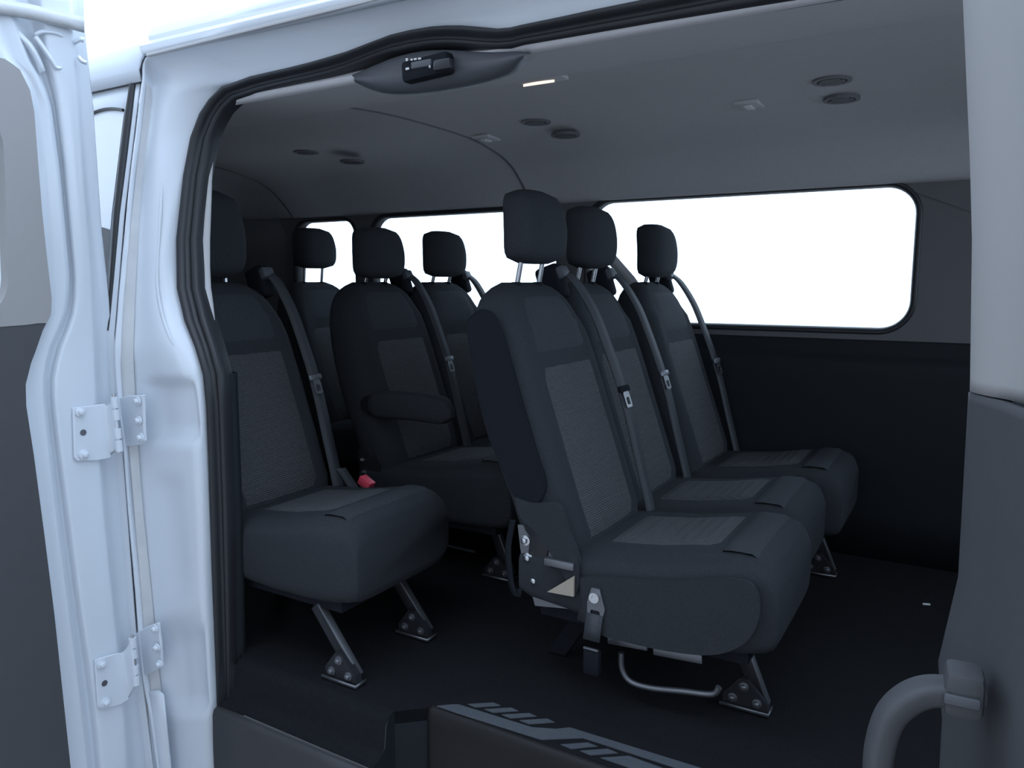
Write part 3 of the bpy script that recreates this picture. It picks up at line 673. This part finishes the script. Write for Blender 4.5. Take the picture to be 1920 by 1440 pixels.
# dark side panel and cover on the near side of the backrest
SP = [(-.004+.0, .872), (.030, .895), (.062, .885), (.083, .845), (.10, .80), (.140, .68), (.178, .57), (.198, .52), (.200, .485), (.180, .455), (.150, .448), (.122, .462), (.095, .51), (.05, .60), (.02, .70), (.0, .80), (-.008, .85)]
SPs = [(p.x, p.y) for p in smoothpath([Vector((a, b, 0)) for a, b in SP+[SP[0]]], 4)][:-1]
plate('side_panel', SPs, [], .012, lambda a, b, d: Vector((a, yn-.002+d, b)), SHELL, A)
tube('side_panel_rim', [Vector((a, yn-.007, b)) for a, b in SPs+[SPs[0]]], .002, SHELL, A, 6)
cov = [(.125, .462), (.142, .415), (.19, .38), (.25, .305), (.285, .258), (.292, .33), (.262, .40), (.235, .46), (.17, .455)]
cov = [(p.x, p.y) for p in smoothpath([Vector((a, b, 0)) for a, b in cov+[cov[0]]], 4)][:-1]
plate('side_cover', cov, [], .02, lambda a, b, d: Vector((a, yn-.004+d, b)), FABRIC, A)
recliner(A, yn+.01, True)
for y in (-.04, .9): leg(A, .60, .665, y, .17); rear_leg(A, y)
SKT = [(.29, .30), (.36, .315), (.5, .335), (.62, .365), (.675, .36), (.688, .30), (.66, .235), (.58, .19), (.42, .175), (.32, .19)]
SKT = [(p.x, p.y) for p in smoothpath([Vector((a, b, 0)) for a, b in SKT+[SKT[0]]], 4)][:-1]
rb = plate('cushion_skirt', SKT, [], .01, lambda a, b, d: Vector((a, yn-.004+d, b)), FABRIC, A, False)
for x0, x1, z0 in ((.342, .438, .148), (.452, .563, .150)):
    box('rail_bracket', ((x0+x1)/2, -.17, z0), (x1-x0, .01, .02), CHROME if False else STEEL, A, .002, Matrix.Rotation(math.radians(-4), 3, 'Y'))
tube('towel_bar', smoothpath([(.375, -.17, .12), (.378, -.17, .08), (.40, -.17, .056), (.45, -.17, .055), (.52, -.17, .068), (.585, -.17, .08), (.60, -.17, .10)], 5), .007, STEEL, A)
an = plate('belt_anchor', [(.325, .285), (.345, .285), (.358, .24), (.352, .215), (.315, .215), (.315, .25)], [rrect(.323, .346, .222, .234, .004, 3)], .005, lambda a, b, d: Vector((a, yn-.012+d, b)), STEEL, A)
disc('anchor_bolt', (.334, yn-.014, .265), (0, -1, 0), .012, .008, CHROME, an, 16, .006)
ribbon('anchor_strap', [(.334, yn-.014, .225), (.332, yn-.02, .19), (.330, yn-.022, .165)], (1, 0, 0), .040, WEB, an)
box('anchor_buckle', (.332, yn-.02, .115), (.04, .02, .06), SHELL, an, .006)
bk_o = box('buckle_lip', (.332, yn-.028, .148), (.036, .006, .005), STEEL, an, .001)

# two seat bench behind it, with armrest
Cb = empty('passenger_bench', (-1.90, .925, FZ)); tag(Cb, 'charcoal two seat passenger bench with a folded down armrest', 'bench seat')
for i, y in enumerate((0, .40)): unit(Cb, y, (-.034, -.026)[i], hx=.045)
frame_rails(Cb, -.2, .62); recliner(Cb, -.208, False)
for y in (-.1, .5): leg(Cb, .60, .665, y, .17); rear_leg(Cb, y)
arm = []
for k in range(13):
    f = k/12; x = .19+.34*f; g = (1-abs(2*f-1)**6)**(1/3) if 0 < k < 12 else .35
    arm.append([Vector((x, -.222+.034*g*s, .553+.028*math.sin(math.pi*f*.9)*.4+.046*g*c)) for c, s in sup(3.2, 20)])
loft('armrest', arm, FABRIC, Cb); disc('armrest_pivot', (.19, -.19, .555), (0, -1, 0), .03, .05, SHELL, Cb, 18)
tube('floor_bar', smoothpath([(.27, .0, .06), (.30, .0, .03), (.36, .0, .026), (.47, -.01, .03)], 5), .006, STEEL, Cb)

# single seat by the door pillar
Bs = empty('passenger_chair', (-1.915, .255, FZ)); tag(Bs, 'charcoal single passenger chair beside the white door pillar', 'chair')
unit(Bs, 0, .0, True, tall=.035, hx=0); frame_rails(Bs, -.2, .2)
for y in (-.175, .105): leg(Bs, .57, .70, y, .17); rear_leg(Bs, y)
bu = box('belt_buckle', (.262, .262, .305), (.03, .022, .085), SHELL, Bs, .005, Matrix.Rotation(math.radians(-25), 3, 'Y'))
box('red_button', at_y(687, 905, .545)-Vector((-1.915, .255, FZ)), (.046, .03, .028), RED, bu, .003, Matrix.Rotation(math.radians(28), 3, 'Y'))
tube('buckle_stalk', [(.27, .26, .30), (.26, .245, .24), (.25, .2, .19)], .008, SHELL, Bs)
ribbon('lap_belt_end', smoothpath([(.30, .205, .40), (.33, .222, .345), (.35, .228, .31)], 4), (.5, 1, 0), .03, WEB, Bs)

# back seat
Ds = empty('passenger_chair', (-2.64, 1.36, FZ)); tag(Ds, 'charcoal rear passenger chair in front of the short rear window', 'chair')
unit(Ds, 0, .015, False); frame_rails(Ds, -.2, .2)
for y in (-.15, .15): leg(Ds, .60, .665, y, .17); rear_leg(Ds, y)

# ------------------------------------------------------------------ small things
sp = empty('step_plate', (-.7, .15, FZ)); tag(sp, 'black entry step plate printed with pale grey slanted bars', 'step plate')
SB = Vector((-.7, .15, FZ))
def pz(u, v): return at_z(u, v, FZ+.008)-SB
basep = [(-1.0, .088), (1.0, .088), (1.0, .215), (-.93, .215)]
plate('plate', basep, [], .006, lambda a, b, d: Vector((a, b, FZ+.004+d))-SB, mat('step_black', (.012, .013, .015, 1), .85, spec=.15), sp)
def bar(px, ext=None):
    P = [pz(u, v) for u, v in px]; n = len(P); V = P+[p+Vector((0, 0, .002)) for p in P]
    mk('printed_bar', V, [tuple(range(n)), tuple(range(n, 2*n))]+[(i, (i+1) % n, (i+1) % n+n, i+n) for i in range(n)], STEPGREY, sp, False)
Q = lambda L: [(860+x*.28125, 1035+y*.28125) for x, y in L]
bar([(819, 1325), (848, 1322), (860, 1322), (998, 1365), (1043, 1368), (1068, 1365), (1310, 1440), (1500, 1499), (1440, 1499), (1254, 1437), (1093, 1385), (1015, 1388), (860, 1339)])
bar(Q([(60, 1018), (230, 1008), (280, 1028), (110, 1040)])); bar(Q([(170, 1052), (350, 1042), (400, 1064), (230, 1076)])); bar(Q([(285, 1088), (470, 1078), (520, 1100), (345, 1113)])); bar(Q([(405, 1126), (590, 1115), (640, 1139), (470, 1152)]))
bar(Q([(680, 1288), (860, 1275), (925, 1300), (750, 1316)])); bar(Q([(810, 1330), (995, 1316), (1060, 1345), (880, 1359)])); bar(Q([(945, 1376), (1135, 1364), (1345, 1440), (1600, 1530), (1400, 1530), (1020, 1402)]))
st = empty('hanging_strap', (-1.3, 1.67, 1.0)); tag(st, 'pale grey webbing strap slanting across the corner of the large window', 'strap')
ribbon('webbing', [Vector((-.03, -.01, .10)), Vector((.03, -.02, 0)), Vector((.13, -.03, -.10)), Vector((.2, -.03, -.19))], (.5, 0, .7), .045, PALE, st); box('strap_anchor', (-.035, 0, .11), (.04, .03, .05), CONSOLE, st, .006)
p = at_z(1737, 1133, FZ+.004); o = box('floor_clip', (0, 0, 0), (.022, .006, .006), WHITEPL, None, .002, Matrix.Rotation(math.radians(20), 3, 'Z')); o.location = p; tag(o, 'tiny white plastic clip lying on the black floor', 'clip')
